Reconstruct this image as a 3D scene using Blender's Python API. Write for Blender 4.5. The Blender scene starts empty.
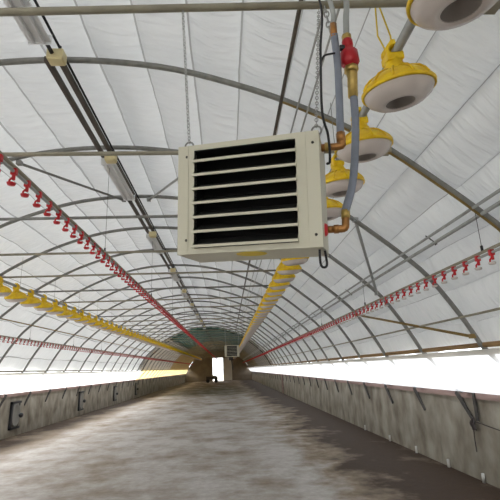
import bpy, bmesh, math, random
from math import sin, cos, pi, radians, sqrt, atan2
from mathutils import Vector, Matrix, noise

random.seed(7)
C = bpy.context.scene.collection
H = 1.68                       # eye height above the floor
XC = -1.42                     # middle of the hall
Y0, DY = 1.776, 1.6            # first roof truss in front of the camera, spacing
YEND = 67.4
YSEC = Y0 + DY * 18            # where the white liner ends

# ------------------------------------------------------------------ camera
cam_d = bpy.data.cameras.new('camera')
cam = bpy.data.objects.new('camera', cam_d)
C.objects.link(cam)
cam_d.sensor_width = 36
cam_d.lens = 36 * 430 / 500
cam_d.clip_start = 0.02
cam_d.clip_end = 500
th, psi, roll = radians(15.3537), radians(3.4076), radians(2.2)
F = Vector((sin(psi) * cos(th), cos(psi) * cos(th), sin(th)))
R0 = Vector((cos(psi), -sin(psi), 0))
U0 = R0.cross(F)
R = R0 * cos(roll) - U0 * sin(roll)
U = U0 * cos(roll) + R0 * sin(roll)
cam.matrix_world = Matrix(((R.x, U.x, -F.x, 0), (R.y, U.y, -F.y, 0), (R.z, U.z, -F.z, H), (0, 0, 0, 1)))
bpy.context.scene.camera = cam

# ------------------------------------------------------------------ sky
w = bpy.data.worlds.new('overcast_sky')
bpy.context.scene.world = w
w.use_nodes = True
bg = w.node_tree.nodes['Background']
bg.inputs[0].default_value = (0.93, 0.975, 1.03, 1)
bg.inputs[1].default_value = 2.2
vs = bpy.context.scene.view_settings
vs.view_transform = 'Standard'
vs.look = 'None'
vs.gamma = 1
vs.use_curve_mapping = False
vs.exposure = 0.84
sun_d = bpy.data.lights.new('hazy_sun', 'SUN')
sun_d.energy = 12.0
sun_d.angle = radians(40)
sun_d.color = (1.0, 0.98, 0.96)
sun = bpy.data.objects.new('hazy_sun', sun_d)
C.objects.link(sun)
sun.rotation_euler = (radians(-4), radians(-58), 0)


# ------------------------------------------------------------------ materials
def srgb(r, g, b):
    f = lambda c: (c / 255 / 12.92) if c / 255 <= 0.04045 else ((c / 255 + 0.055) / 1.055) ** 2.4
    return (f(r), f(g), f(b), 1)


def mat(name, col, rough=0.6, metal=0.0, var=0.12, scale=8.0, bump=0.0, stretch=(1, 1, 1), col2=None, transl=0.0, tcol=None):
    """Principled material with a noise driven second colour."""
    m = bpy.data.materials.new(name)
    m.use_nodes = True
    nt = m.node_tree
    n, l = nt.nodes, nt.links
    p = n['Principled BSDF']
    p.inputs['Roughness'].default_value = rough
    p.inputs['Metallic'].default_value = metal
    tc = n.new('ShaderNodeTexCoord')
    mp = n.new('ShaderNodeMapping')
    mp.inputs['Scale'].default_value = stretch
    l.new(tc.outputs['Object'], mp.inputs[0])
    nz = n.new('ShaderNodeTexNoise')
    nz.inputs['Scale'].default_value = scale
    nz.inputs['Detail'].default_value = 5
    l.new(mp.outputs[0], nz.inputs['Vector'])
    rp = n.new('ShaderNodeValToRGB')
    rp.color_ramp.elements[0].position = 0.3
    rp.color_ramp.elements[1].position = 0.7
    c2 = col2 if col2 else tuple(c * (1 - var) for c in col[:3]) + (1,)
    rp.color_ramp.elements[0].color = c2
    rp.color_ramp.elements[1].color = col
    l.new(nz.outputs['Fac'], rp.inputs[0])
    l.new(rp.outputs[0], p.inputs['Base Color'])
    if bump:
        b = n.new('ShaderNodeBump')
        b.inputs['Strength'].default_value = bump
        b.inputs['Distance'].default_value = 0.02
        l.new(nz.outputs['Fac'], b.inputs['Height'])
        l.new(b.outputs[0], p.inputs['Normal'])
    if transl:
        t = n.new('ShaderNodeBsdfTranslucent')
        t.inputs[0].default_value = tcol or col
        mx = n.new('ShaderNodeMixShader')
        mx.inputs[0].default_value = transl
        l.new(p.outputs[0], mx.inputs[1])
        l.new(t.outputs[0], mx.inputs[2])
        l.new(mx.outputs[0], n['Material Output'].inputs[0])
    return m


M = {}
M['liner'] = mat('white_liner', srgb(232, 235, 236), 0.3, scale=3.2, var=0.05, bump=0.6, stretch=(1.6, 3.6, 1.6), transl=0.05)
M['liner_grey'] = mat('brown_grey_liner', srgb(150, 142, 130), 0.6, scale=2, var=0.3, transl=0.08)
M['liner_green'] = mat('green_liner', srgb(58, 98, 86), 0.6, scale=2, var=0.3, transl=0.06)
M['liner_tan'] = mat('tan_liner', srgb(150, 122, 72), 0.6, scale=1.2, var=0.4, transl=0.05)
M['steel'] = mat('galvanised_steel', srgb(142, 142, 138), 0.5, 0.15, scale=14, var=0.3)
M['steel_light'] = mat('bright_steel', srgb(176, 178, 176), 0.4, 0.5, scale=14, var=0.2)
M['steel_dark'] = mat('dark_steel', srgb(72, 68, 64), 0.6, 0.3, scale=10, var=0.3)
M['olive'] = mat('dusty_olive_steel', srgb(164, 158, 140), 0.6, 0.15, scale=9, var=0.25)
M['ochre'] = mat('weathered_ochre_steel', srgb(150, 125, 72), 0.6, 0.2, scale=9, var=0.35)
M['wood'] = mat('weathered_rail', srgb(158, 126, 84), 0.7, scale=5, var=0.4, stretch=(6, 0.6, 6))
M['cap'] = mat('wall_cap_plank', srgb(158, 132, 124), 0.8, scale=3, var=0.35, stretch=(5, 0.5, 5))
M['red'] = mat('red_plastic', srgb(205, 38, 46), 0.35, var=0.15)
M['red_dull'] = mat('dusty_red_plastic', srgb(190, 62, 60), 0.5, var=0.2)
M['redpaint'] = mat('red_painted_brass', srgb(176, 22, 34), 0.3, 0.1, var=0.15)
M['yellow'] = mat('yellow_plastic', srgb(252, 218, 24), 0.4, var=0.18, scale=20, col2=srgb(232, 184, 14))
M['cream'] = mat('cream_plastic', srgb(218, 208, 202), 0.25, var=0.08, scale=6)
M['hollow'] = mat('grey_inner_cone', srgb(150, 142, 136), 0.6, var=0.2)  # inner cone greyer than the dish
M['casing'] = mat('beige_painted_steel', srgb(206, 202, 182), 0.45, 0.05, var=0.05, scale=5)
M['black'] = mat('black_louver', srgb(50, 50, 48), 0.55, var=0.2)
M['coil'] = mat('black_coil', srgb(18, 18, 18), 0.7, var=0.3, stretch=(1, 1, 40))
M['rubber'] = mat('black_rubber', srgb(28, 28, 32), 0.5, var=0.2)
M['hose'] = mat('blue_grey_hose', srgb(128, 134, 148), 0.45, var=0.12, scale=30)
M['brass'] = mat('brass', srgb(180, 128, 74), 0.35, 0.7, var=0.35, scale=25)
M['gold'] = mat('yellow_brass', srgb(205, 175, 100), 0.35, 0.6, var=0.3, scale=25)
M['white'] = mat('white_enamel', srgb(232, 234, 236), 0.45, var=0.04)
M['box'] = mat('cream_junction_box', srgb(222, 208, 160), 0.5, var=0.06)
M['sticker'] = mat('yellow_sticker', srgb(235, 205, 40), 0.5, var=0.05)
M['concrete'] = mat('wall_concrete', srgb(166, 160, 146), 0.85, scale=2.2, var=0.3, bump=0.3, stretch=(1, 1.2, 0.8), col2=srgb(108, 98, 84))
M['endwall'] = mat('end_wall_board', srgb(128, 116, 100), 0.8, scale=1.2, var=0.3)
M['panel'] = mat('pale_grey_panel', srgb(205, 203, 196), 0.7, scale=1.2, var=0.12)
M['ground'] = mat('pale_outdoor_ground', srgb(214, 210, 198), 0.9, scale=0.3, var=0.1)
M['fan_grey'] = mat('grey_shutter', srgb(136, 134, 128), 0.6, var=0.2)
M['curtain'] = mat('white_curtain', srgb(238, 236, 228), 0.6, var=0.06, transl=0.4)
M['tarp'] = mat('yellow_curtain', srgb(240, 222, 160), 0.6, var=0.12, scale=1.5, stretch=(1, 3, 1), transl=0.22, tcol=srgb(250, 228, 165))
M['tray'] = mat('dusty_brown_tray', srgb(98, 90, 82), 0.7, 0.2, scale=6, var=0.35)
M['glare_net'] = mat('white_glare_net', srgb(240, 240, 238), 0.7, var=0.03)
M['seam'] = mat('dark_liner_seam', srgb(176, 177, 176), 0.6, var=0.15, scale=4, transl=0.05)
M['rope'] = mat('yellow_cord', srgb(226, 196, 60), 0.7, var=0.1)
M['rope_dark'] = mat('dark_rope', srgb(70, 62, 60), 0.9, var=0.2)


def see_through(m, k):
    nt = m.node_tree
    out = nt.nodes['Material Output']
    src = out.inputs[0].links[0].from_socket
    t = nt.nodes.new('ShaderNodeBsdfTransparent')
    tl = nt.nodes.new('ShaderNodeBsdfTranslucent')
    m1 = nt.nodes.new('ShaderNodeMixShader')
    m1.inputs[0].default_value = 0.6
    nt.links.new(src, m1.inputs[1])
    nt.links.new(tl.outputs[0], m1.inputs[2])
    mx = nt.nodes.new('ShaderNodeMixShader')
    mx.inputs[0].default_value = k
    nt.links.new(m1.outputs[0], mx.inputs[1])
    nt.links.new(t.outputs[0], mx.inputs[2])
    nt.links.new(mx.outputs[0], out.inputs[0])


see_through(M['glare_net'], 0.3)


def wrinkle(m, scale, strength, dist):
    nt = m.node_tree
    n, l = nt.nodes, nt.links
    tc = n.new('ShaderNodeTexCoord')
    mp = n.new('ShaderNodeMapping')
    mp.inputs['Rotation'].default_value = (0, 0, 0.35)
    mp.inputs['Scale'].default_value = scale
    l.new(tc.outputs['Object'], mp.inputs[0])
    nz = n.new('ShaderNodeTexNoise')
    nz.inputs['Scale'].default_value = 1.0
    nz.inputs['Detail'].default_value = 3
    nz.inputs['Distortion'].default_value = 0.6
    l.new(mp.outputs[0], nz.inputs['Vector'])
    b = n.new('ShaderNodeBump')
    b.inputs['Strength'].default_value = strength
    b.inputs['Distance'].default_value = dist
    l.new(nz.outputs['Fac'], b.inputs['Height'])
    old = n['Bump']
    l.new(old.outputs[0], b.inputs['Normal'])
    l.new(b.outputs[0], n['Principled BSDF'].inputs['Normal'])


wrinkle(M['liner'], (1.5, 9.0, 1.5), 0.9, 0.05)


def floor_mat():
    m = bpy.data.materials.new('dusty_floor')
    m.use_nodes = True
    nt = m.node_tree
    n, l = nt.nodes, nt.links
    p = n['Principled BSDF']
    tc = n.new('ShaderNodeTexCoord')
    sep = n.new('ShaderNodeSeparateXYZ')
    l.new(tc.outputs['Object'], sep.inputs[0])

    def math_(op, a, b=None):
        q = n.new('ShaderNodeMath')
        q.operation = op
        for i, v in enumerate((a, b)):
            if v is None:
                continue
            if isinstance(v, (int, float)):
                q.inputs[i].default_value = v
            else:
                l.new(v, q.inputs[i])
        return q.outputs[0]

    def nz(scale, stretch, det=6, rough=0.6):
        mp = n.new('ShaderNodeMapping')
        mp.inputs['Scale'].default_value = stretch
        l.new(tc.outputs['Object'], mp.inputs[0])
        q = n.new('ShaderNodeTexNoise')
        q.inputs['Scale'].default_value = scale
        q.inputs['Detail'].default_value = det
        q.inputs['Roughness'].default_value = rough
        l.new(mp.outputs[0], q.inputs['Vector'])
        return q.outputs['Fac']
    big = nz(0.5, (1.3, 0.8, 1))
    mid = nz(1.6, (1, 1, 1))
    fine = nz(8, (0.9, 1.1, 1), 8, 0.75)
    # litter along the walls, with shade painted in at right and far end
    def ramp(v, lo, hi):
        q = n.new('ShaderNodeMapRange')
        q.interpolation_type = 'SMOOTHSTEP'
        l.new(v, q.inputs[0])
        q.inputs[1].default_value, q.inputs[2].default_value = lo, hi
        return q.outputs[0]
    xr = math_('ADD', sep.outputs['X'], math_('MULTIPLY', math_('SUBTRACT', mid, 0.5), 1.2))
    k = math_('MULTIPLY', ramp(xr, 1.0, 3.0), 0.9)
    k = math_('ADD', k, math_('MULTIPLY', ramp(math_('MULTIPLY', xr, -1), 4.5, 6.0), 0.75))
    k = math_('ADD', k, math_('MULTIPLY', ramp(sep.outputs['Y'], 16, 45), 0.3))
    k = math_('ADD', k, math_('MULTIPLY', math_('SUBTRACT', big, 0.5), 1.4))
    k = math_('ADD', k, math_('MULTIPLY', math_('SUBTRACT', mid, 0.5), 1.0))
    k = math_('ADD', k, 0.16)
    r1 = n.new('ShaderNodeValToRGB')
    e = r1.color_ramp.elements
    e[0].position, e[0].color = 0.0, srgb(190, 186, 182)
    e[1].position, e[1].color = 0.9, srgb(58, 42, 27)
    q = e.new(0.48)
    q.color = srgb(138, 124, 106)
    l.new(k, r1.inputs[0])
    mx = n.new('ShaderNodeMix')
    mx.data_type = 'RGBA'
    mx.blend_type = 'MULTIPLY'
    mx.inputs['Factor'].default_value = 0.6
    r2 = n.new('ShaderNodeValToRGB')
    r2.color_ramp.elements[0].position, r2.color_ramp.elements[0].color = 0.3, (0.5, 0.47, 0.44, 1)
    r2.color_ramp.elements[1].position, r2.color_ramp.elements[1].color = 0.65, (1, 1, 1, 1)
    l.new(fine, r2.inputs[0])
    l.new(r1.outputs[0], mx.inputs[6])
    l.new(r2.outputs[0], mx.inputs[7])
    l.new(mx.outputs[2], p.inputs['Base Color'])
    p.inputs['Roughness'].default_value = 0.8
    p.inputs['Specular IOR Level'].default_value = 0.25
    b = n.new('ShaderNodeBump')
    b.inputs['Strength'].default_value = 0.35
    b.inputs['Distance'].default_value = 0.02
    l.new(fine, b.inputs['Height'])
    l.new(b.outputs[0], p.inputs['Normal'])
    return m


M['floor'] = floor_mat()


# ------------------------------------------------------------------ mesh helpers
class MB:
    def __init__(self):
        self.v, self.f, self.mi, self.sm, self.mats = [], [], [], [], []

    def m(self, name):
        if name not in self.mats:
            self.mats.append(name)
        return self.mats.index(name)

    def add(self, vs, fs, mname, smooth=False, T=None):
        o = len(self.v)
        self.v += [tuple(T @ Vector(q)) if T else tuple(q) for q in vs]
        k = self.m(mname)
        for q in fs:
            self.f.append(tuple(i + o for i in q))
            self.mi.append(k)
            self.sm.append(smooth)
        return self

    def box(self, a, b, mname, T=None, bev=0.0):
        (x0, y0, z0), (x1, y1, z1) = a, b
        if bev:
            bm = bmesh.new()
            bmesh.ops.create_cube(bm, size=1)
            for q in bm.verts:
                q.co = Vector(((x0 + x1) / 2 + q.co.x * (x1 - x0), (y0 + y1) / 2 + q.co.y * (y1 - y0), (z0 + z1) / 2 + q.co.z * (z1 - z0)))
            bmesh.ops.bevel(bm, geom=bm.edges[:], offset=bev, segments=2, affect='EDGES', profile=0.5)
            bm.verts.index_update()
            self.add([q.co.copy() for q in bm.verts], [[q.index for q in ff.verts] for ff in bm.faces], mname, False, T)
            bm.free()
            return self
        vs = [(x0, y0, z0), (x1, y0, z0), (x1, y1, z0), (x0, y1, z0), (x0, y0, z1), (x1, y0, z1), (x1, y1, z1), (x0, y1, z1)]
        fs = [(0, 3, 2, 1), (4, 5, 6, 7), (0, 1, 5, 4), (1, 2, 6, 5), (2, 3, 7, 6), (3, 0, 4, 7)]
        return self.add(vs, fs, mname, False, T)

    def tube(self, pts, r, mname, seg=10, closed=False, T=None, cap=True):
        pts = [Vector(q) for q in pts]
        rs = r if isinstance(r, (list, tuple)) else [r] * len(pts)
        n = len(pts)
        vs, fs = [], []
        up = None
        for i, q in enumerate(pts):
            a = pts[i - 1] if (i > 0 or closed) else q
            b = pts[(i + 1) % n] if (i < n - 1 or closed) else q
            t = (b - a).normalized()
            if up is None:
                up = Vector((0, 0, 1)) if abs(t.z) < 0.9 else Vector((1, 0, 0))
            s = t.cross(up)
            if s.length < 1e-5:
                s = t.cross(Vector((0.3, 1, 0.2)))
            s.normalize()
            up = s.cross(t).normalized()
            for k in range(seg):
                an = 2 * pi * k / seg
                vs.append(q + (s * cos(an) + up * sin(an)) * rs[i])
        for i in range(n if closed else n - 1):
            for k in range(seg):
                a = i * seg + k
                b = i * seg + (k + 1) % seg
                c = ((i + 1) % n) * seg + (k + 1) % seg
                d = ((i + 1) % n) * seg + k
                fs.append((a, b, c, d))
        if not closed and cap:
            fs.append(tuple(range(seg))[::-1])
            fs.append(tuple((n - 1) * seg + k for k in range(seg)))
        return self.add(vs, fs, mname, True, T)

    def lathe(self, prof, mname, seg=24, T=None, smooth=True):
        vs, fs = [], []
        for r, z in prof:
            for k in range(seg):
                an = 2 * pi * k / seg
                vs.append((max(r, 1e-4) * cos(an), max(r, 1e-4) * sin(an), z))
        for i in range(len(prof) - 1):
            for k in range(seg):
                fs.append((i * seg + k, i * seg + (k + 1) % seg, (i + 1) * seg + (k + 1) % seg, (i + 1) * seg + k))
        return self.add(vs, fs, mname, smooth, T)

    def mesh(self, name):
        me = bpy.data.meshes.new(name)
        me.from_pydata(self.v, [], self.f)
        for q in self.mats:
            me.materials.append(M[q])
        me.polygons.foreach_set('material_index', self.mi)
        me.polygons.foreach_set('use_smooth', self.sm)
        me.update()
        return me

    def build(self, name, parent=None, loc=None):
        return link(name, self.mesh(name), parent, loc)


def link(name, me, parent=None, loc=None):
    o = bpy.data.objects.new(name, me)
    C.objects.link(o)
    if parent is not None:
        o.parent = parent
    if loc is not None:
        o.location = loc
    return o


def tag(o, label, cat, group=None):
    o['label'] = label
    o['category'] = cat
    if group:
        o['group'] = group
    return o


def thing(name, label, cat, loc=(0, 0, 0), group=None):
    o = bpy.data.objects.new(name, None)
    C.objects.link(o)
    o.location = loc
    o.empty_display_size = 0.1
    return tag(o, label, cat, group)


def structure(o):
    o['kind'] = 'structure'
    return o


ONES = 'zeroth first second third fourth fifth sixth seventh eighth ninth tenth eleventh twelfth thirteenth fourteenth fifteenth sixteenth seventeenth eighteenth nineteenth'.split()
TENS = {2: 'twent', 3: 'thirt', 4: 'fort', 5: 'fift', 6: 'sixt', 7: 'sevent', 8: 'eight', 9: 'ninet'}


def ordinal(n):
    if n < 20:
        return ONES[n]
    if n >= 100:
        return 'hundredth' if n == 100 else 'hundred-and-' + ordinal(n - 100)
    t, u = divmod(n, 10)
    return TENS[t] + ('ieth' if u == 0 else 'y-' + ONES[u])


# ------------------------------------------------------------------ roof profile (u from the middle, z above the floor)
PROF = [(0, 2.755), (0.5, 2.73), (1.0, 2.655), (1.5, 2.51), (2.0, 2.32), (2.5, 2.07), (2.9, 1.82), (3.3, 1.5), (3.6, 1.24), (3.86, 0.98), (4.17, 0.52), (4.36, 0.17)]


def half_profile(n):
    pts = [Vector((-PROF[1][0], PROF[1][1]))] + [Vector(q) for q in PROF] + [Vector((4.5, -0.12))]
    out = []
    for i in range(1, len(pts) - 2):
        p0, p1, p2, p3 = pts[i - 1], pts[i], pts[i + 1], pts[i + 2]
        for k in range(n):
            t = k / n
            out.append(0.5 * ((2 * p1) + (p2 - p0) * t + (2 * p0 - 5 * p1 + 4 * p2 - p3) * t * t + (3 * p1 - p0 - 3 * p2 + p3) * t ** 3))
    out.append(pts[-2])
    return [(q.x, q.y + H) for q in out]


HALF = half_profile(3)


def roof_z(u):
    u = abs(u)
    for (a, za), (b, zb) in zip(HALF, HALF[1:]):
        if a <= u <= b:
            return za + (zb - za) * (u - a) / (b - a)
    return HALF[-1][1]


# ------------------------------------------------------------------ setting: floor, ground, walls
WR, WL = 3.6, -6.4            # inner faces of the long walls
WT = H - 0.45                 # top of the walls
YF = -9.0                     # front end of the hall, behind the camera
mb = MB()
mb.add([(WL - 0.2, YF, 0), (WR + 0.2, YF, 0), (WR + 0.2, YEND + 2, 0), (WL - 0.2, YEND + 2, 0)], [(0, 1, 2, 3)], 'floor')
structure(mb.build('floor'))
mb = MB()
mb.add([(-90, -60, -0.04), (90, -60, -0.04), (90, 140, -0.04), (-90, 140, -0.04)], [(0, 1, 2, 3)], 'ground')
structure(mb.build('ground'))


def long_wall(side):
    mb = MB()
    xi = WR if side > 0 else WL
    xo = xi + 0.16 * side
    y = YF
    while y < YEND - 0.3:
        y1 = min(y + 2.4, YEND)
        mb.box((min(xi, xo), y + 0.006, 0), (max(xi, xo), y1 - 0.006, WT - 0.1), 'concrete')
        y = y1
    mb.box((min(xi, xo) + 0.03, YF, 0), (max(xi, xo) - 0.03, YEND, WT - 0.11), 'concrete')
    o = structure(mb.build('wall_right' if side > 0 else 'wall_left'))
    mb = MB()
    xa, xb = xi - 0.025 * side, xo + 0.03 * side
    mb.box((min(xa, xb), YF, WT - 0.1), (max(xa, xb), YEND, WT), 'cap')
    structure(mb.build('trim_1' if side > 0 else 'trim_2'))
    if side > 0:
        mb = MB()
        mb.box((xi - 0.07, 29.3, 0), (xi, 29.7, WT - 0.02), 'cap')
        structure(mb.build('trim_3'))


long_wall(1)
long_wall(-1)


# liner
def fn(x, y, z=0.0):
    return noise.noise(Vector((x, y, z)))


def liner(name, mname, y0, y1, ystep, folds, off=0.06, u0=-9, u1=9):
    prof = [(-u, z) for u, z in half_profile(9)[::-1]][:-1] + half_profile(9)
    P = [Vector(q) for q in prof if u0 <= q[0] <= u1]
    if u0 < -5:
        P = [Vector((-4.43, H + 0.05))] + P
    if u1 > 5:
        P = P + [Vector((4.43, H + 0.05))]
    L = [0]
    for a, b in zip(P, P[1:]):
        L.append(L[-1] + (b - a).length)
    SEAM = 0.44

    def sample(l):
        l = min(max(l, 0), L[-1])
        for i in range(len(P) - 1):
            if L[i + 1] >= l:
                break
        q = P[i] + (P[i + 1] - P[i]) * ((l - L[i]) / (L[i + 1] - L[i]))
        a, b = P[max(0, i - 1)], P[min(len(P) - 1, i + 2)]
        t = (b - a).normalized()
        return q, Vector((-t.y, t.x))
    ls = []
    if folds:
        k = 0
        while k * SEAM < L[-1]:
            ls += [(k + fr) * SEAM for fr in (0.0, 0.02, 0.07, 0.15, 0.25, 0.35, 0.45, 0.55, 0.65, 0.75, 0.85, 0.93, 0.98)]
            k += 1
        ls = [l for l in ls if l < L[-1]] + [L[-1]]
    else:
        ls = L
    S = [sample(l) for l in ls]
    ny = max(2, int((y1 - y0) / ystep) + 1)
    vs, fs = [], []
    for j in range(ny):
        y = y0 + (y1 - y0) * j / (ny - 1)
        bay = math.floor((y - Y0) / DY)
        ph = (y - Y0) / DY - bay
        for (q, nrm), l in zip(S, ls):
            d = off
            if folds:
                k = math.floor(l / SEAM + 1e-6)
                fr = l / SEAM - k
                sag = 0.7 + 0.6 * fn(y * 0.35 + 9 * k, k * 3.1)
                d = off + 0.05 - 0.05 * (1 - (2 * fr - 1) ** 2) * sag + 0.02 * (1 - fr)
                side = min(1, abs(q.x) / 3.2)
                d += 0.085 * sin(pi * ph) * (0.3 + 0.7 * side) * (0.7 + 0.7 * fn(k * 1.7, bay * 2.3))
                d += 0.035 * (0.4 + side) * fn(l * 2.0 + y * 0.9, y * 1.6, 4)
                d += 0.012 * fn(l * 3.0 + 3.0 * y, y * 6.0 - l * 1.5, 8)
                # wrinkles fanning out of the seams
                d += 0.014 * abs(fn(l * 1.2 - y * 2.0, y * 9.0, k * 4.0)) * (1 - abs(2 * fr - 1) * 0.5)
                d = max(d, 0.034)
            vs.append((XC + q.x + nrm.x * d, y, q.y + nrm.y * d))
    n = len(S)
    for j in range(ny - 1):
        for i in range(n - 1):
            fs.append((j * n + i, j * n + i + 1, (j + 1) * n + i + 1, (j + 1) * n + i))
    mb = MB()
    mb.add(vs, fs, mname, True)
    if folds:
        k = mb.m('seam')
        per = n - 1
        for q in range(len(fs)):
            l = ls[q % per]
            fr = l / SEAM - math.floor(l / SEAM + 1e-6)
            if fr > 0.975:
                mb.mi[q] = k
    return structure(mb.build(name))


liner('ceiling', 'liner', YF, YSEC, 0.08, True)
liner('ceiling', 'liner_green', YSEC - 0.6, 46.6, 1.6, False, 0.17, u0=-2.6, u1=2.6)
liner('ceiling', 'liner_grey', YSEC - 0.6, 46.6, 1.6, False, 0.17, u0=-9, u1=-2.4)
liner('ceiling', 'liner_grey', YSEC - 0.6, 46.6, 1.6, False, 0.17, u0=2.4, u1=9)
liner('ceiling', 'liner_tan', 46.2, YEND, 1.6, False, 0.19)

# end wall with its doorway
DX0, DX1, DZ = -2.28, -0.75, H + 1.66
mb = MB()
xs = [XC - 5.1 + 10.2 * i / 40 for i in range(41)] + [DX0, DX1]
xs = sorted(xs)


def top_at(x):
    u = abs(x - XC)
    return roof_z(u) + 0.26 if u < 4.36 else (H + 0.4)


for a, b in zip(xs, xs[1:]):
    if b - a < 1e-4:
        continue
    z0 = DZ if (a >= DX0 - 1e-4 and b <= DX1 + 1e-4) else 0
    za, zb = top_at(a), top_at(b)
    ya, yb = YEND, YEND + 0.12
    vs_ = [(a, ya, z0), (b, ya, z0), (b, ya, zb), (a, ya, za), (a, yb, z0), (b, yb, z0), (b, yb, zb), (a, yb, za)]
    mb.add(vs_, [(0, 1, 2, 3), (5, 4, 7, 6), (0, 4, 5, 1), (3, 2, 6, 7), (1, 5, 6, 2), (4, 0, 3, 7)], 'endwall')
structure(mb.build('wall_back'))
mb = MB()
for a, b in zip(xs, xs[1:]):
    if b - a > 1e-4:
        za, zb = top_at(a), top_at(b)
        ya, yb = YF - 0.12, YF
        z0 = 2.9 if abs((a + b) / 2 - XC) < 2.2 else 0        # wide doorway behind the camera
        vs_ = [(a, ya, z0), (b, ya, z0), (b, ya, zb), (a, ya, za), (a, yb, z0), (b, yb, z0), (b, yb, zb), (a, yb, za)]
        mb.add(vs_, [(0, 1, 2, 3), (5, 4, 7, 6), (0, 4, 5, 1), (3, 2, 6, 7), (1, 5, 6, 2), (4, 0, 3, 7)], 'panel')
structure(mb.build('wall_front'))
mb = MB()
mb.box((DX0 - 0.1, YEND - 0.06, 0), (DX0, YEND + 0.14, DZ + 0.1), 'panel')
mb.box((DX1, YEND - 0.06, 0), (DX1 + 0.1, YEND + 0.14, DZ + 0.1), 'panel')
mb.box((DX0, YEND - 0.06, DZ), (DX1, YEND + 0.14, DZ + 0.1), 'panel')
structure(mb.build('trim_4'))
mb = MB()                       # the door leaf slid aside
mb.box((DX1 + 0.12, YEND - 0.16, 0.04), (DX1 + 1.35, YEND - 0.09, DZ), 'panel')
for k in range(3):
    mb.box((DX1 + 0.12, YEND - 0.18, 0.1 + k * 1.5), (DX1 + 1.35, YEND - 0.16, 0.2 + k * 1.5), 'panel')
structure(mb.build('door_1'))

# ------------------------------------------------------------------ roof trusses
half = [(u, z) for u, z in HALF]
LEG = [(4.62, H - 0.13), (4.9, H - 0.45)]
full = [(-u, z) for u, z in (half + LEG)[::-1]][:-1] + half + LEG


def arch_mesh(r, mname):
    mb = MB()
    mb.tube([(XC + u, 0, z) for u, z in full], r, mname, 10)
    for sx in (-1, 1):          # foot plate on the wall top
        mb.box((XC + sx * 4.93 - 0.06, -0.07, WT), (XC + sx * 4.93 + 0.06, 0.07, WT + 0.012), mname)
    return mb.mesh('arch')


def tie_mesh(mname, dz=0.0):
    mb = MB()
    mb.tube([(XC - 2.9, 0.035, H + 1.83 - dz), (XC + 2.9, 0.035, H + 1.83 + dz * 0.15)], 0.019, mname, 8)
    for sx in (-1, 1):
        mb.box((XC + sx * 2.86 - 0.04, -0.035, H + 1.79), (XC + sx * 2.86 + 0.04, 0.055, H + 1.87), mname)
    return mb.mesh('tie_bar')


def strap_mesh(sx):
    mb = MB()
    x = (WR - 0.028) if sx > 0 else (WL + 0.028)
    a, b = Vector((x, 0.36, WT - 0.02)), Vector((x, 0.0, WT - 0.4))
    d = (b - a).normalized()
    s = Vector((0, -d.z, d.y)) * 0.05
    n = Vector((-0.012 * sx, 0, 0))
    vs_ = [a + s, a - s, b - s * 0.4, b + s * 0.4]
    vs_ = [q + n for q in vs_] + [q - n for q in vs_]
    mb.add(vs_, [(0, 1, 2, 3), (7, 6, 5, 4), (0, 4, 5, 1), (1, 5, 6, 2), (2, 6, 7, 3), (3, 7, 4, 0)], 'steel_dark')
    return mb.mesh('foot_strap')


ARCH = arch_mesh(0.028, 'steel')
ARCH_D = arch_mesh(0.036, 'steel_dark')
TIE, TIE2, TIE_NEAR = tie_mesh('olive'), tie_mesh('steel'), tie_mesh('olive', 0.2)
STRAP = {1: strap_mesh(1), -1: strap_mesh(-1)}
n_truss = int((YEND - 0.5 - Y0) / DY)
for i in range(n_truss + 1):
    y = Y0 + DY * i
    dark = (i == 18)
    if i == 0:
        lab = 'straight dusty tie bar and overhead arch the large heater hangs from'
    elif dark:
        lab = 'thick dark roof arch where the white liner ends'
    else:
        lab = 'curved grey steel roof arch with straight tie bar, %s from the heater truss' % ordinal(i)
    t = thing('roof_truss', lab, 'roof truss', (0, y, 0), 'roof trusses along the hall')
    link('arch', ARCH_D if dark else ARCH, t)
    link('tie_bar', TIE_NEAR if i == 0 else TIE if i % 3 < 2 else TIE2, t)
    if i == 1:
        cb = MB()
        cb.tube([(XC + u - 0.034, -0.005, z - 0.012) for u, z in HALF if u > 1.9], 0.012, 'ochre', 6)
        cb.build('conduit', t)
    for sx in (1, -1):
        link('foot_strap', STRAP[sx], t)

# ------------------------------------------------------------------ long pipes and rails under the roof


def long_pipe(name, label, cat, pts, r, mname, clamps=None, seg=8):
    t = thing(name, label, cat, (0, 0, 0))
    mb = MB()
    mb.tube(pts, r, mname, seg)
    mb.build('pipe', t)
    return t


def run_pipe(name, label, cat, x, z, r, mname, y0=YF + 0.1, y1=YEND - 0.2):
    mb = MB()
    mb.tube([(x, y0, z), (x, (y0 + y1) / 2, z), (x, y1, z)], r, mname, 8)
    return tag(mb.build(name), label, cat)


t = thing('purlin_pipes', 'pair of pale steel pipes along the right slope above the red drinker line', 'purlin', (2.17, -1.5, H + 1.2))
for dx, dz, r in ((0.03, 0.0, 0.018), (-0.04, 0.055, 0.014)):
    mb = MB()
    mb.tube([(dx, 0, dz), (dx, 34, dz), (dx, YEND - 1.5, dz)], r, 'steel_light', 8)
    mb.build('pipe', t)
for k in range(0, 20):
    mb = MB()
    mb.tube([(0.05, 0.03, -0.02), (0.005, 0.03, 0.02), (-0.062, 0.03, 0.075)], 0.006, 'steel_dark', 6)
    mb.tube([(0.03, 0.03, -0.03), (0.055, 0.03, 0.02)], 0.006, 'steel_dark', 6)
    mb.build('clamp', t, (0, 1.5 + 4.2 + k * 3.2, 0))
run_pipe('purlin', 'thin grey purlin low on the right roof slope below the drinker line', 'purlin', 2.72, H + 0.48, 0.013, 'olive')
run_pipe('purlin', 'thin brown purlin low on the left roof slope above the far red line', 'purlin', -4.98, H + 1.26, 0.014, 'ochre')
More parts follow.
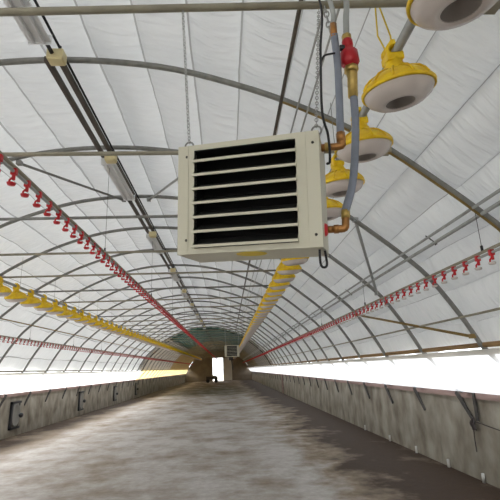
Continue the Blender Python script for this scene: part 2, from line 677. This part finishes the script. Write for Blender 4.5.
run_pipe('purlin', 'dark grey steel purlin under the roof above the large heater', 'purlin', 0.505, H + 2.19, 0.015, 'tray', y1=YSEC)
run_pipe('conduit', 'thin bright conduit under the roof just right of the dark purlin', 'conduit', 0.655, H + 2.17, 0.008, 'steel_light', y1=YSEC)
run_pipe('conduit', 'thin bright conduit under the roof beside the red valve', 'conduit', 0.745, H + 2.15, 0.008, 'steel_light', y1=YSEC)
run_pipe('curtain_rail', 'brown weathered rail along the top of the right side opening', 'rail', 2.97, H + 0.16, 0.03, 'wood')
run_pipe('curtain_rail', 'grey rail along the top of the left side opening', 'rail', -5.8, H + 0.15, 0.022, 'olive')
mb = MB()
mb.tube([(3.03, YF + 0.1, H + 0.085), (3.03, 14, H + 0.08), (3.03, 31, H + 0.085), (3.03, YEND - 0.3, H + 0.08)], 0.036, 'curtain', 10)
tag(mb.build('rolled_curtain'), 'white side curtain rolled up under the right brown rail', 'curtain')
mb = MB()
mb.tube([(-5.87, YF + 0.1, H + 0.08), (-5.87, 14, H + 0.085), (-5.87, YSEC, H + 0.08)], 0.034, 'curtain', 10)
tag(mb.build('rolled_curtain'), 'white side curtain rolled up under the left grey rail', 'curtain')
for sx, ya, yb, lab in ((1, YF, YEND - 0.3, 'added white sheet washing out the right side opening'), (-1, YF, YSEC, 'added white sheet washing out the left side opening')):
    mb = MB()  # sheet added over the openings so backlight washes out the arch legs
    xa, xb = XC + sx * 4.3, XC + sx * 4.84
    mb.add([(xa, ya, H + 0.11), (xa, yb, H + 0.11), (xb, yb, WT + 0.004), (xb, ya, WT + 0.004)], [(0, 1, 2, 3)], 'glare_net')
    tag(mb.build('side_glare_net'), lab, 'glare_netting')
# closed yellow curtain on the far left
mb = MB()
vs_, fs_ = [], []
N = 180
for j in range(N + 1):
    y = YSEC + 0.3 + (YEND - YSEC - 0.6) * j / N
    for i in range(5):
        k = i / 4
        vs_.append((-5.92 - 0.38 * k + 0.03 * sin(y * 7.3 + k), y, H + 0.15 - k * 0.6))
for j in range(N):
    for i in range(4):
        a = j * 5 + i
        fs_.append((a, a + 1, a + 6, a + 5))
mb.add(vs_, fs_, 'tarp', True)
tag(mb.build('side_curtain'), 'closed yellow curtain over the far stretch of the left side opening', 'curtain')

# wind braces


def brace(label, a, b, mname, r=0.018):
    mb = MB()
    mb.tube([a, b], r, mname, 8)
    for q, s in ((Vector(a), 1), (Vector(b), -1)):
        mb.box((q.x - 0.03, q.y - 0.03, q.z - 0.02), (q.x + 0.03, q.y + 0.03, q.z + 0.03), mname)
    return tag(mb.build('wind_brace'), label, 'brace')


ZR = roof_z(0)
brace('grey diagonal brace from the ridge lamp down towards the near end of the red line', (-2.52, 4.98, H + 2.55), (-1.62, 6.58, H + 2.69), 'steel')
brace('grey diagonal brace running from the ridge lamp to behind the heater', (-0.30, 4.98, H + 2.53), (-1.22, 6.58, H + 2.69), 'steel_light')
brace('pale steel strut hanging down the right slope beside the heater elbow', (1.62, 4.98, H + 1.72), (2.36, 6.58, H + 1.05), 'steel_light', 0.02)
brace('ochre diagonal brace low on the right slope near the first wall strap', (2.44, 8.18, H + 0.92), (2.86, 4.98, H + 0.26), 'ochre', 0.018)

# ------------------------------------------------------------------ ridge cable tray and lamps
t = thing('cable_tray', 'dark double cable tray running along the ridge beside the lamps', 'cable tray', (-1.44, 3.2, H + 2.6))
for dx in (-0.055, 0.055):
    mb = MB()
    mb.box((dx - 0.02, 0, 0), (dx + 0.02, YEND - 3.6, 0.05), 'tray')
    mb.build('side_rail', t)
mb = MB()
mb.tube([(0.09, -3.5, 0.05), (0.10, 20, 0.05), (0.09, YEND - 3.6, 0.05)], 0.012, 'rubber', 6)
mb.build('cable', t)


def lamp(i, x, y0, y1, boxside):
    t = thing('ceiling_lamp', 'white batten lamp under the ridge, %s from the front' % ordinal(i + 1), 'lamp', (x, y0, H + 2.47), 'ridge lamps')
    Ln = y1 - y0
    mb = MB()
    mb.add([(-0.055, 0, 0.07), (0.055, 0, 0.07), (0.055, Ln, 0.07), (-0.055, Ln, 0.07), (-0.085, 0, 0.0), (0.085, 0, 0.0), (0.085, Ln, 0.0), (-0.085, Ln, 0.0)],
           [(0, 1, 2, 3), (0, 4, 5, 1), (1, 5, 6, 2), (2, 6, 7, 3), (3, 7, 4, 0), (4, 7, 6, 5)], 'white')
    hs = mb.build('housing', t)
    for dx in (-0.04, 0.04):
        mb = MB()
        mb.tube([(dx, 0.02, -0.012), (dx, Ln - 0.02, -0.012)], 0.013, 'white', 8)
        mb.build('tube', t)
    for yy in (-0.006, Ln + 0.001):
        mb = MB()
        mb.box((-0.085, yy, -0.02), (0.085, yy + 0.005, 0.07), 'white')
        mb.build('end_cap', hs)
    for yy in (Ln * 0.2, Ln * 0.8):
        mb = MB()
        mb.tube([(0, yy, 0.07), (0, yy, 0.2)], 0.008, 'steel_dark', 6)
        mb.build('hanger', t)
    # its junction box
    yb = y1 + 0.2 if boxside else y0 - 0.08
    b = thing('junction_box', 'cream junction box beside the %s ridge lamp from the front' % ordinal(i + 1), 'junction box', (x + 0.05, yb, H + 2.5), 'ridge junction boxes')
    mb = MB()
    mb.box((-0.065, -0.05, -0.045), (0.065, 0.05, 0.045), 'box', bev=0.008)
    mb.build('body', b)
    mb = MB()
    mb.box((-0.055, -0.042, -0.053), (0.055, 0.042, -0.045), 'box')
    mb.build('lid', b)
    mb = MB()
    mb.tube([(0, 0.03, 0.045), (0.01, 0.03, 0.13)], 0.01, 'rubber', 6)
    mb.build('cable', b)
    mb = MB()
    mb.tube([(-0.02, -0.05 if boxside else 0.05, 0), (-0.03, -0.14 if boxside else 0.08, 0.02)], 0.018, 'rubber', 6)
    mb.build('cable', b)


lamp(0, -1.385, 1.7, 2.83, True)
for i in range(1, 9):
    y = 4.75 + (i - 1) * 3.05
    lamp(i, -1.41 + 0.01 * (i % 2), y + 0.1, y + 1.25, False)


# ------------------------------------------------------------------ drinker lines
def nipple_mesh(cupmat, body):
    mb = MB()
    mb.box((-0.02, -0.016, -0.024), (0.02, 0.016, 0.024), body, bev=0.005)   # saddle clipped round the pipe
    mb.tube([(0, 0, -0.015), (0.002, 0, -0.06)], [0.013, 0.011], body, 8)
    mb.tube([(0.004, 0.0, -0.03), (-0.024, 0, -0.06), (-0.026, 0, -0.085)], 0.007, body, 6)
    mb.lathe([(0.004, -0.1), (0.024, -0.098), (0.03, -0.082), (0.028, -0.081), (0.02, -0.09), (0.004, -0.092)], cupmat, 12, T=Matrix.Translation((-0.01, 0, 0)))
    return mb.mesh('drinker_nipple')


def drinker_line(label, x, z, ystart, body, cupmat, n, hooks):
    t = thing('drinker_line', label, 'drinker line', (x, 0, z))
    mb = MB()
    mb.tube([(0, -1, 0.0), (0, 30, 0), (0, YEND - 3, 0)], 0.012, 'cream' if body == 'red_dull' else 'steel_light', 8)
    mb.build('water_pipe', t)
    mb = MB()
    mb.tube([(0, -1, 0.034), (0, 30, 0.034), (0, YEND - 3, 0.034)], 0.014, 'olive', 8)
    mb.build('support_tube', t)
    me = nipple_mesh(cupmat, body)
    y, k = ystart, 0
    while k < n:
        link('drinker_nipple', me, t, (0, y, 0))
        y += 0.2
        k += 1
    rest = MB()
    src = me
    vs0 = [q.co.copy() for q in src.vertices]
    fs0 = [tuple(q.vertices) for q in src.polygons]
    mi0 = [src.materials[q.material_index].name for q in src.polygons]
    names = {M[k_].name: k_ for k_ in M}
    while y < YEND - 3.2:
        rest.add([q + Vector((0, y, 0)) for q in vs0], fs0[:], names[mi0[0]], True)
        y += 0.2
    o = rest.build('drinker_nipples', t)
    o['kind'] = 'stuff'
    yy = Y0 + DY * hooks
    while yy < 40:
        top = roof_z(x - XC) - 0.02
        mb = MB()
        mb.tube([(0, yy, 0.04), (0, yy, min(top, H + 2.7) - z)], 0.0025, 'steel_dark', 5)
        mb.box((-0.008, yy - 0.008, 0.03), (0.008, yy + 0.008, 0.09), 'rubber')
        mb.build('hanger', t)
        yy += DY * 2
    return t


drinker_line('red nipple drinker line running under the ridge left of the heater', XC, H + 1.345, 2.55, 'red', 'red', 100, 2)
drinker_line('red nipple drinker line with white cups along the right roof slope', 2.15, H + 0.83, 3.06, 'red', 'cream', 100, 1)
drinker_line('dull red drinker line low along the left slope above the white opening', -5.0, H + 0.86, 9.7, 'red_dull', 'red_dull', 100, 4)


# ------------------------------------------------------------------ feeder lines and pans
def pan_meshes():
    a = MB()                      # yellow spider top with its clamp; z = 0 is the rim
    a.lathe([(0.055, 0.1), (0.095, 0.086), (0.135, 0.064), (0.164, 0.038), (0.174, 0.024), (0.181, 0.01), (0.19, 0.004), (0.188, -0.012), (0.178, -0.012), (0.172, 0.014), (0.155, 0.03), (0.125, 0.052), (0.085, 0.074), (0.05, 0.088)], 'yellow', 32)
    for k in range(12):           # ribs
        an = 2 * pi * k / 12
        T = Matrix.Rotation(an, 4, 'Z')
        a.tube([(0.06, 0, 0.103), (0.1, 0, 0.088), (0.14, 0, 0.066), (0.168, 0, 0.038), (0.184, 0, 0.01)], 0.006, 'yellow', 5, T=T)
    a.lathe([(0.055, 0.07), (0.058, 0.125), (0.048, 0.135), (0.044, 0.175), (0.0, 0.176)], 'yellow', 20)
    b = MB()                      # clamp round the auger tube
    b.box((-0.045, -0.045, 0.15), (0.045, 0.045, 0.19), 'yellow', bev=0.006)
    pts = [(0.036 * cos(q), 0, 0.205 + 0.036 * sin(q)) for q in [2 * pi * k / 14 for k in range(14)]]
    for yy in (-0.03, 0.0, 0.03):
        b.tube([(p[0], yy, p[2]) for p in pts], 0.011, 'yellow', 6, closed=True)
    b.box((-0.012, -0.04, 0.235), (0.012, 0.04, 0.262), 'yellow', bev=0.004)
    c = MB()                      # off-white dish with a hollow cone in its underside
    c.lathe([(0.168, 0.0), (0.177, -0.006), (0.175, -0.018), (0.162, -0.042), (0.135, -0.062), (0.105, -0.073), (0.085, -0.075), (0.074, -0.067)], 'cream', 36)
    c.lathe([(0.15, 0.0), (0.13, -0.045), (0.1, -0.066), (0.075, -0.07)], 'cream', 36)
    d = MB()
    d.lathe([(0.076, -0.069), (0.066, -0.05), (0.045, -0.03), (0.028, 0.0), (0.02, 0.015), (0.0, 0.018)], 'hollow', 28)
    return a.mesh('spider_top'), b.mesh('tube_clamp'), c.mesh('dish'), d.mesh('inner_cone')


TOP, CLAMP, DISH, CONE = pan_meshes()


def feeder_row(side, x, zr, y_first, n, count_from):
    ztube = zr + 0.205
    t = thing('feeder_line', 'raised grey auger tube carrying yellow feeder pans on the %s of the hall' % side, 'feeder line', (x, 0, ztube))
    mb = MB()
    mb.tube([(0, -1, 0), (0, 30, 0), (0, YEND - 2.5, 0)], 0.024, 'steel_light', 12)
    mb.build('auger_tube', t)
    yy = 3.15
    while yy < 45:                # hoisting cords
        top = roof_z(x - XC) - 0.01 - ztube
        mb = MB()
        mb.tube([(0, yy, 0.02), (0, yy, top)], 0.003, 'steel', 5)
        mb.build('hoist_cord', t)
        yy += DY
    if side == 'left':
        mb = MB()
        mb.tube([(0, -1, 0.09), (0, 30, 0.085), (0, YEND - 2.5, 0.09)], 0.004, 'steel', 5)
        mb.build('perch_wire', t)
    for k in range(n):
        y = y_first + 0.6 * k
        if side == 'right' and k == 0:
            lab = 'large cream feeder pan cut off by the top right corner of the photo'
        elif side == 'right':
            lab = 'yellow feeder pan with cream dish, %s along the right hand row from the front' % ordinal(k + 1)
        else:
            lab = 'yellow feeder pan with cream dish, %s visible along the left hand row' % ordinal(k + 1)
        p = thing('feeder_pan', lab, 'feeder pan', (x, y, zr), 'feeder pans of the %s row' % side)
        p.rotation_euler = (radians((8 if y < 4 else 11) + random.uniform(-2, 2)), radians((-4.5 if side == 'right' else 0) + random.uniform(-2, 2)), 0)
        for nm, me in (('spider_top', TOP), ('tube_clamp', CLAMP), ('dish', DISH)):
            last = link(nm, me, p)
        if y < 12:
            link('inner_cone', CONE, last)
    return t


fr = feeder_row('right', 0.92, H + 1.37, 1.30, 100, 1)
feeder_row('left', -3.76, H + 1.37, 7.25, 92, 1)
mb = MB()                        # yellow cord looped over the tube at the second pan
for dx in (-0.02, 0.025):
    mb.tube([(dx * 0.6, 1.93, 0.03), (dx * 1.6 - 0.02, 1.94, 0.17), (dx * 0.3 - 0.03, 1.95, 0.42), (-0.03, 1.95, 0.72)], 0.0045, 'rope', 6)
mb.build('lifting_cord', fr)

# ------------------------------------------------------------------ unit heaters
HW, HH, HD = 0.611, 0.479, 0.27


def heater(label, loc, rot, with_pipes):
    """Local frame: x to the right, y into the casing, z up; origin at the bottom centre of the casing."""
    t = thing('unit_heater', label, 'heater')
    t.location = loc
    t.rotation_mode = 'XYZ'
    t.matrix_world = rot
    w2 = HW / 2
    ox0, ox1 = -w2 + 0.122 * HW, -w2 + 0.845 * HW      # louver opening
    oz0, oz1 = 0.05 * HH, 0.95 * HH
    mb = MB()                                            # casing as a tray open at the front
    g = 0.004
    mb.box((-w2, 0, 0), (ox0, 0.03, HH), 'casing')
    mb.box((ox1, 0, 0), (w2, 0.03, HH), 'casing')
    mb.box((ox0, 0, 0), (ox1, 0.03, oz0), 'casing')
    mb.box((ox0, 0, oz1), (ox1, 0.03, HH), 'casing')
    mb.box((-w2, 0.03, 0), (-w2 + 0.01, HD, HH), 'casing')
    mb.box((w2 - 0.01, 0.03, 0), (w2, HD, HH), 'casing')
    mb.box((-w2, 0.03, 0), (w2, HD, 0.01), 'casing')
    mb.box((-w2, 0.03, HH - 0.01), (w2, HD, HH), 'casing')
    mb.box((-w2, HD - 0.01, 0), (w2, HD, HH), 'casing')
    for xx in (ox0 - 0.028, ox1 + 0.04):                 # pressed folds beside the louvers
        mb.box((xx - 0.002, -0.003, 0.004), (xx + 0.002, 0, HH - 0.004), 'casing')
    cas = mb.build('casing', t)
    mb = MB()
    mb.box((ox0 - 0.02, 0.12, oz0 - 0.01), (ox1 + 0.02, 0.14, oz1 + 0.01), 'coil')
    for xx in (ox0 - 0.012, ox1):
        mb.box((xx, 0.001, oz0 - 0.002), (xx + 0.012, 0.13, oz1 + 0.002), 'coil')
    mb.box((ox0 - 0.01, 0.002, oz1 - 0.004), (ox1 + 0.01, 0.13, oz1 + 0.004), 'coil')
    mb.box((ox0 - 0.01, 0.002, oz0 - 0.004), (ox1 + 0.01, 0.13, oz0 + 0.003), 'coil')
    mb.build('coil', t)
    for k in range(7):
        z = oz0 + (oz1 - oz0) * (k + 0.0) / 7
        mb = MB()
        a = (ox0 + 0.002, -0.018, z + 0.004)
        # blade: dark plate rising to the back, beige lip on its front edge
        y0_, z0_, y1_, z1_ = -0.018, z + 0.004, 0.075, z + 0.05
        x0_, x1_ = ox0 + 0.002, ox1 - 0.002
        th_ = 0.003
        mb.add([(x0_, y0_, z0_), (x1_, y0_, z0_), (x1_, y1_, z1_), (x0_, y1_, z1_), (x0_, y0_, z0_ + th_), (x1_, y0_, z0_ + th_), (x1_, y1_, z1_ + th_), (x0_, y1_, z1_ + th_)],
               [(0, 3, 2, 1), (4, 5, 6, 7), (0, 1, 5, 4), (1, 2, 6, 5), (2, 3, 7, 6), (3, 0, 4, 7)], 'black')
        mb.box((x0_ - 0.004, y0_ - 0.004, z0_ - 0.004), (x1_ + 0.004, y0_, z0_ + 0.007), 'casing')
        for xe in (x0_ - 0.004, x1_ + 0.001):
            mb.add([(xe, y0_, z0_ - 0.004), (xe + 0.003, y0_, z0_ - 0.004), (xe + 0.003, 0.0, z0_ - 0.004), (xe, 0.0, z0_ - 0.004),
                    (xe, y0_, z0_ + 0.007), (xe + 0.003, y0_, z0_ + 0.007), (xe + 0.003, 0.0, z0_ + 0.03), (xe, 0.0, z0_ + 0.03)],
                   [(0, 3, 2, 1), (4, 5, 6, 7), (0, 1, 5, 4), (1, 2, 6, 5), (2, 3, 7, 6), (3, 0, 4, 7)], 'casing')
        mb.build('louver', t)
    for xx, zz in ((-w2 + 0.04, 0.06), (w2 - 0.025, 0.05), (w2 - 0.025, HH - 0.05), (-w2 + 0.04, HH - 0.05)):
        mb = MB()
        mb.lathe([(0.0, 0.004), (0.005, 0.003), (0.006, 0)], 'steel_dark', 10, T=Matrix.Translation((xx, 0, zz)) @ Matrix.Rotation(pi / 2, 4, 'X'))
        mb.build('screw', cas)
    mb = MB()                                            # oval sticker on the underside
    mb.add([(0.0 + 0.065 * cos(q), 0.075 + 0.06 * sin(q), -0.0015) for q in [2 * pi * k / 24 for k in range(24)]] +
           [(0.0 + 0.065 * cos(q), 0.075 + 0.06 * sin(q), 0.0005) for q in [2 * pi * k / 24 for k in range(24)]],
           [tuple(range(24))[::-1]] + [(k, (k + 1) % 24, 24 + (k + 1) % 24, 24 + k) for k in range(24)], 'sticker')
    mb.build('sticker', cas)
    mb = MB()
    mb.lathe([(0.17, 0), (0.17, 0.05), (0.15, 0.06), (0.05, 0.065), (0, 0.065)], 'black', 28, T=Matrix.Translation((0, HD, HH / 2)) @ Matrix.Rotation(-pi / 2, 4, 'X'))
    mb.build('fan_housing', t)
    for sx in (-1, 1):
        mb = MB()
        T = Matrix.Translation((-w2 + 0.03 if sx < 0 else w2 - 0.012, 0.05, HH + 0.02)) @ Matrix.Rotation(pi / 2, 4, 'X')
        mb.tube([(0.02 * cos(q), 0.02 * sin(q), 0) for q in [2 * pi * k / 14 for k in range(14)]], 0.004, 'steel', 6, closed=True, T=T)
        mb.build('eye_bolt', cas)
    return t


HC = Vector((0.0915, 1.65, H + 0.695))          # middle of the heater's front
yaw, tilt, hr = -0.315, -0.10, -0.049
# local axes of the casing
ax = Vector((cos(hr), 0, sin(hr)))
az = Vector((-sin(hr), 0, cos(hr)))


def h_axes(v):
    a, b = v
    y = b * sin(tilt)
    z = b * cos(tilt)
    return Vector((a * cos(yaw) - y * sin(yaw), a * sin(yaw) + y * cos(yaw), z))


AX = h_axes((cos(hr), sin(hr)))
AZ = h_axes((-sin(hr), cos(hr)))
AY = AZ.cross(AX)
org = HC - AZ * (HH / 2)
RM = Matrix(((AX.x, AY.x, AZ.x, org.x), (AX.y, AY.y, AZ.y, org.y), (AX.z, AY.z, AZ.z, org.z), (0, 0, 0, 1)))
heater('large beige louvered unit heater hanging in the near middle of the hall', org, RM, True)


def hp(x, y, z):
    return RM @ Vector((x, y, z))


yF = 19.0
heater('small distant beige unit heater hanging near the end door', (0.18, yF, H + 0.5), Matrix.Translation((0.2, yF, H + 0.5)) @ Matrix.Rotation(radians(4), 4, 'Z'), False)


# chains
def chain(label, a, b, r=0.0017, link_l=0.022):
    a, b = Vector(a), Vector(b)
    d = b - a
    n = max(2, int(d.length / (link_l * 0.78)))
    q = d.to_track_quat('Z', 'Y').to_matrix().to_4x4()
    mb = MB()
    for i in range(n):
        c = a + d * ((i + 0.5) / n)
        T = Matrix.Translation(c) @ q @ Matrix.Rotation((i % 2) * pi / 2 + 0.3, 4, 'Z')
        pts = []
        w_, l_ = link_l * 0.3, link_l * 0.5
        for k in range(12):
            an = 2 * pi * k / 12
            pts.append((w_ * cos(an), 0, l_ * sin(an)))
        mb.tube(pts, r, 'steel_light', 5, closed=True, T=T)
    return tag(mb.build('hanging_chain'), label, 'chain')


TZ = H + 1.79
chain('thin steel chain holding up the left front corner of the large heater', hp(-HW / 2 + 0.03, 0.05, HH + 0.035), (-0.19, 1.81, TZ))
chain('steel chain hanging from the tie bar beside the black cable', hp(HW / 2 - 0.012, 0.05, HH + 0.035), (0.515, 1.81, TZ), 0.0018)
chain('short heavy chain dangling from the tie bar above the red valve', (0.56, 1.80, TZ - 0.15), (0.55, 1.81, TZ + 0.02), 0.004, 0.04)

# ------------------------------------------------------------------ heater plumbing


def smooth_path(pts, n=8):
    P = [Vector(q) for q in pts]
    P = [P[0] * 2 - P[1]] + P + [P[-1] * 2 - P[-2]]
    out = []
    for i in range(1, len(P) - 2):
        p0, p1, p2, p3 = P[i - 1:i + 3]
        for k in range(n):
            t = k / n
            out.append(0.5 * ((2 * p1) + (p2 - p0) * t + (2 * p0 - 5 * p1 + 4 * p2 - p3) * t * t + (3 * p1 - p0 - 3 * p2 + p3) * t ** 3))
    out.append(P[-2])
    return out


def ray_pt(px, py, y):
    d = F * 430 + R * (px - 250) + U * (250 - py)
    return Vector((d.x / d.y * y, y, H + d.z / d.y * y))


def collar(mb, a, b, r, mname, seg=8):
    mb.tube([a, b], r, mname, seg)


# supply hose with the red valve (foot at the heater's lower right side)
inl = hp(HW / 2, 0.12, 0.09)
out_ = hp(HW / 2, 0.12, HH - 0.03)
t = thing('water_hose', 'blue-grey hose with red valve feeding the lower side of the large heater', 'hose')
V0, V1 = ray_pt(347, 41, 1.64), ray_pt(351, 68, 1.65)
elb = inl + AX * 0.075
mb = MB()
mb.tube(smooth_path([ray_pt(353.5, 93, 1.66), ray_pt(355.5, 130, 1.68), ray_pt(353, 180, 1.69), elb + Vector((0.015, 0, 0.075))]), 0.0175, 'hose', 12)
mb.build('hose', t)
mb = MB()
mb.tube([inl + AX * 0.004, inl + AX * 0.04], [0.016, 0.014], 'brass', 10)
mb.tube([inl + AX * 0.036, inl + AX * 0.056], 0.019, 'brass', 6)
mb.tube(smooth_path([inl + AX * 0.05, elb + Vector((0.006, 0, 0.003)), elb + Vector((0.012, 0, 0.03)), elb + Vector((0.014, 0, 0.05))], 4), 0.016, 'brass', 10)
mb.tube([elb + Vector((0.014, 0, 0.045)), elb + Vector((0.015, 0, 0.08))], 0.019, 'gold', 6)
mb.build('brass_elbow', t)
mb = MB()
mb.lathe([(0.0, 0.014), (0.02, 0.012), (0.026, 0.006), (0.03, -0.002)], 'red', 14, T=Matrix.Translation(inl) @ AX.to_track_quat('Z', 'Y').to_matrix().to_4x4())
mb.build('flange', t)
mb = MB()
dv = (V1 - V0).normalized()
mb.tube([V0 - dv * 0.012, V0 + dv * 0.002, V0 + dv * 0.03, V0 + dv * 0.038, V0 + dv * 0.062, V0 + dv * 0.115, V0 + dv * 0.14], [0.016, 0.025, 0.025, 0.02, 0.041, 0.043, 0.024], 'redpaint', 14)
valve = mb.build('red_valve', t)
mb = MB()
q = V0 + dv * 0.05
mb.box((q.x - 0.045, q.y - 0.02, q.z - 0.005), (q.x - 0.02, q.y + 0.0, q.z + 0.016), 'rubber', bev=0.003)
mb.build('valve_lever', valve)
mb = MB()
e0 = V0 + dv * 0.135
mb.tube([e0, e0 + dv * 0.024], 0.033, 'gold', 6)
mb.tube([e0 + dv * 0.02, e0 + dv * 0.05, ray_pt(353, 97, 1.66)], [0.027, 0.023, 0.022], 'gold', 10)
mb.build('brass_fitting', t)
mb = MB()
mb.tube([V0 - dv * 0.03, V0 - dv * 0.008], 0.022, 'gold', 6)
mb.build('brass_fitting', t)
mb = MB()
mb.tube(smooth_path([V0 - dv * 0.02, ray_pt(346, 20, 1.64), ray_pt(345, -8, 1.64), Vector((0.56, 1.64, H + 2.12)), Vector((0.62, 1.64, H + 2.22))]), 0.014, 'steel_light', 10)
mb.build('feed_pipe', t)

t = thing('water_hose', 'blue-grey hose with brass ends feeding the top side of the large heater', 'hose')
mb = MB()
mb.tube(smooth_path([ray_pt(334, 34, 1.58), ray_pt(338, 70, 1.64), out_ + AX * 0.085 + Vector((0, 0, 0.05))]), 0.0165, 'hose', 12)
mb.build('hose', t)
mb = MB()
eo = out_ + AX * 0.085
mb.tube([out_ - AX * 0.002, out_ + AX * 0.03], 0.017, 'brass', 10)
mb.tube([out_ + AX * 0.015, out_ + AX * 0.035], 0.021, 'gold', 6)
mb.tube(smooth_path([out_ + AX * 0.03, eo, eo + Vector((0, 0, 0.03))], 4), 0.016, 'brass', 10)
mb.tube([eo + Vector((0, 0, 0.02)), eo + Vector((0, 0, 0.06))], 0.02, 'brass', 6)
mb.build('brass_elbow', t)
mb = MB()
mb.tube([ray_pt(333, 24, 1.575), ray_pt(334, 37, 1.583)], 0.016, 'brass', 6)
mb.build('brass_fitting', t)
mb = MB()
mb.tube(smooth_path([ray_pt(333, 27, 1.577), ray_pt(331, 4, 1.57), Vector((0.43, 1.57, H + 1.95)), Vector((0.42, 1.57, H + 2.25))]), 0.011, 'steel_light', 10)
mb.build('feed_pipe', t)

# black cable down the heater's right side
t = thing('power_cable', 'black cable hanging from the tie bar down the right side of the heater', 'cable')
mb = MB()
c0 = ray_pt(320, 2, 1.66)
mb.tube(smooth_path([Vector((0.40, 1.74, TZ + 0.3)), c0, ray_pt(320.5, 50, 1.6), ray_pt(322, 110, 1.55), ray_pt(328, 135, 1.60), ray_pt(330, 160, 1.62), ray_pt(327, 164, 1.64)]), 0.0055, 'rubber', 8)
mb.tube(smooth_path([ray_pt(321, 62, 1.59), ray_pt(324, 56, 1.59), ray_pt(330, 54, 1.6), ray_pt(337, 53, 1.62)]), 0.0045, 'rubber', 8)
mb.build('cord', t)
mb = MB()
b0 = hp(HW / 2 - 0.02, 0.06, 0)
mb.tube(smooth_path([b0, b0 + Vector((0.004, 0.02, -0.055)), b0 + Vector((0.018, 0.03, -0.068)), b0 + Vector((0.032, 0.03, -0.055)), b0 + Vector((0.03, 0.04, 0.01))]), 0.005, 'rubber', 8)
mb.build('drip_loop', t)
# drop pipe under the far heater
mb = MB()
mb.tube([(0.14, yF + 0.14, H + 0.5), (0.14, yF + 0.14, H + 0.36)], 0.1, 'steel_dark', 12)
mb.tube([(0.16, yF + 0.14, H + 0.36), (0.2, yF + 0.14, H + 0.1), (0.2, yF + 0.14, H - 0.05)], 0.025, 'steel_dark', 8)
tag(mb.build('condensate_drop'), 'dark drop pipe hanging under the distant heater', 'pipe')
chain('thin chain holding the left of the distant heater', (-0.08, yF + 0.05, H + 0.97), (-0.1, Y0 + DY * 11, TZ), 0.004, 0.06)
chain('thin chain holding the right of the distant heater', (0.48, yF + 0.05, H + 0.97), (0.5, Y0 + DY * 11, TZ), 0.004, 0.06)

# ------------------------------------------------------------------ wall fittings
for i, yf in enumerate((14.0, 20.0, 25.8, 31.6)):
    t = thing('wall_fan', 'dark framed wall fan with grey round shutter, %s along the left wall' % ordinal(i + 1), 'wall fan', (WL, yf, 0.2), 'left wall fans')
    mb = MB()
    mb.box((0, -0.3, 0), (0.06, 0.3, 0.06), 'rubber')
    mb.box((0, -0.3, 0.72), (0.06, 0.3, 0.78), 'rubber')
    mb.box((0, -0.3, 0), (0.06, -0.22, 0.78), 'rubber')
    mb.box((0, 0.27, 0), (0.03, 0.3, 0.78), 'fan_grey')
    mb.build('frame', t)
    mb = MB()
    mb.lathe([(0.0, 0.03), (0.2, 0.035), (0.235, 0.06), (0.25, 0.06), (0.25, 0)], 'fan_grey', 28, T=Matrix.Translation((0.0, 0.02, 0.39)) @ Matrix.Rotation(pi / 2, 4, 'Y') @ Matrix.Scale(1.3, 4, (1, 0, 0)))
    mb.build('shutter', t)
    mb = MB()
    mb.lathe([(0.07, 0), (0.07, 0.07), (0.04, 0.1), (0, 0.1)], 'rubber', 16, T=Matrix.Translation((0.03, 0.29, 0.36)) @ Matrix.Rotation(pi / 2, 4, 'Y'))
    mb.build('motor', t)

# knotted rope on the right wall
t = thing('tied_rope', 'tangled dark rope tied to the nearest wall strap on the right', 'rope', (WR, 6.55, WT - 0.42))
mb = MB()
for k in range(4):
    a = k * 1.3
    mb.tube(smooth_path([(-0.03, 0.0, 0.05), (-0.06, 0.06 * cos(a), -0.03 + 0.03 * sin(a)), (-0.05, -0.02 + 0.05 * sin(a), -0.11), (-0.03, 0.03, -0.04), (-0.04, 0, 0.05)]), 0.011, 'rope_dark', 6)
mb.build('knot', t)
mb = MB()
mb.tube(smooth_path([(-0.03, 0.02, 0.0), (-0.035, 0.05, -0.2), (-0.03, 0.06, -0.42)]), 0.007, 'rope_dark', 6)
mb.tube(smooth_path([(-0.03, 0, 0), (-0.03, -0.9, -0.06), (-0.03, -2.2, -0.05)]), 0.006, 'rope_dark', 6)
mb.build('loose_end', t)
mb = MB()
mb.box((-0.045, -0.14, 0.02), (-0.02, -0.08, 0.4), 'steel_dark')
mb.build('upright_strap', t)
for k, yk in enumerate((6.55, 7.55, 8.8, 10.2, 12.0)):
    mb = MB()
    mb.tube([(WR - 0.03, yk, 0.0), (WR - 0.03, yk, 0.12)], 0.022, 'panel', 8)
    tag(mb.build('pipe_stub'), 'short white pipe stub at the foot of the right wall, %s from the front' % ordinal(k + 1), 'pipe', 'pipe stubs along the right wall')

# small cart by the end door
t = thing('utility_cart', 'small dark utility cart standing left of the bright end door', 'cart', (-2.15, 60, 0))
mb = MB()
mb.box((-0.75, -0.5, 0.42), (0.75, 0.5, 0.5), 'steel_dark')
for sx in (-0.75, 0.7):
    mb.box((sx, -0.5, 0.5), (sx + 0.05, 0.5, 0.85), 'steel_dark')
mb.box((-0.75, -0.5, 0.5), (0.75, -0.45, 0.8), 'steel_dark')
mb.build('tray', t)
for sx in (-0.55, 0.55):
    for sy in (-0.4, 0.4):
        mb = MB()
        mb.lathe([(0.0, -0.05), (0.12, -0.05), (0.24, -0.06), (0.25, 0), (0.24, 0.06), (0.12, 0.05), (0, 0.05)], 'rubber', 20, T=Matrix.Translation((sx, sy, 0.25)) @ Matrix.Rotation(pi / 2, 4, 'X'))
        mb.build('wheel', t)
mb = MB()
mb.tube(smooth_path([(0.75, 0, 0.5), (1.1, 0, 0.9), (1.2, 0, 1.25)]), 0.03, 'steel_dark', 8)
mb.tube([(1.2, -0.3, 1.25), (1.2, 0.3, 1.25)], 0.03, 'steel_dark', 8)
mb.build('handle', t)
mb = MB()
mb.box((0.0, -0.35, 0.5), (0.6, 0.35, 0.95), 'panel', bev=0.12)
tag(mb.build('sack', None, (-2.15, 60, 0.0)), 'pale sack lying in the small cart by the end door', 'sack')
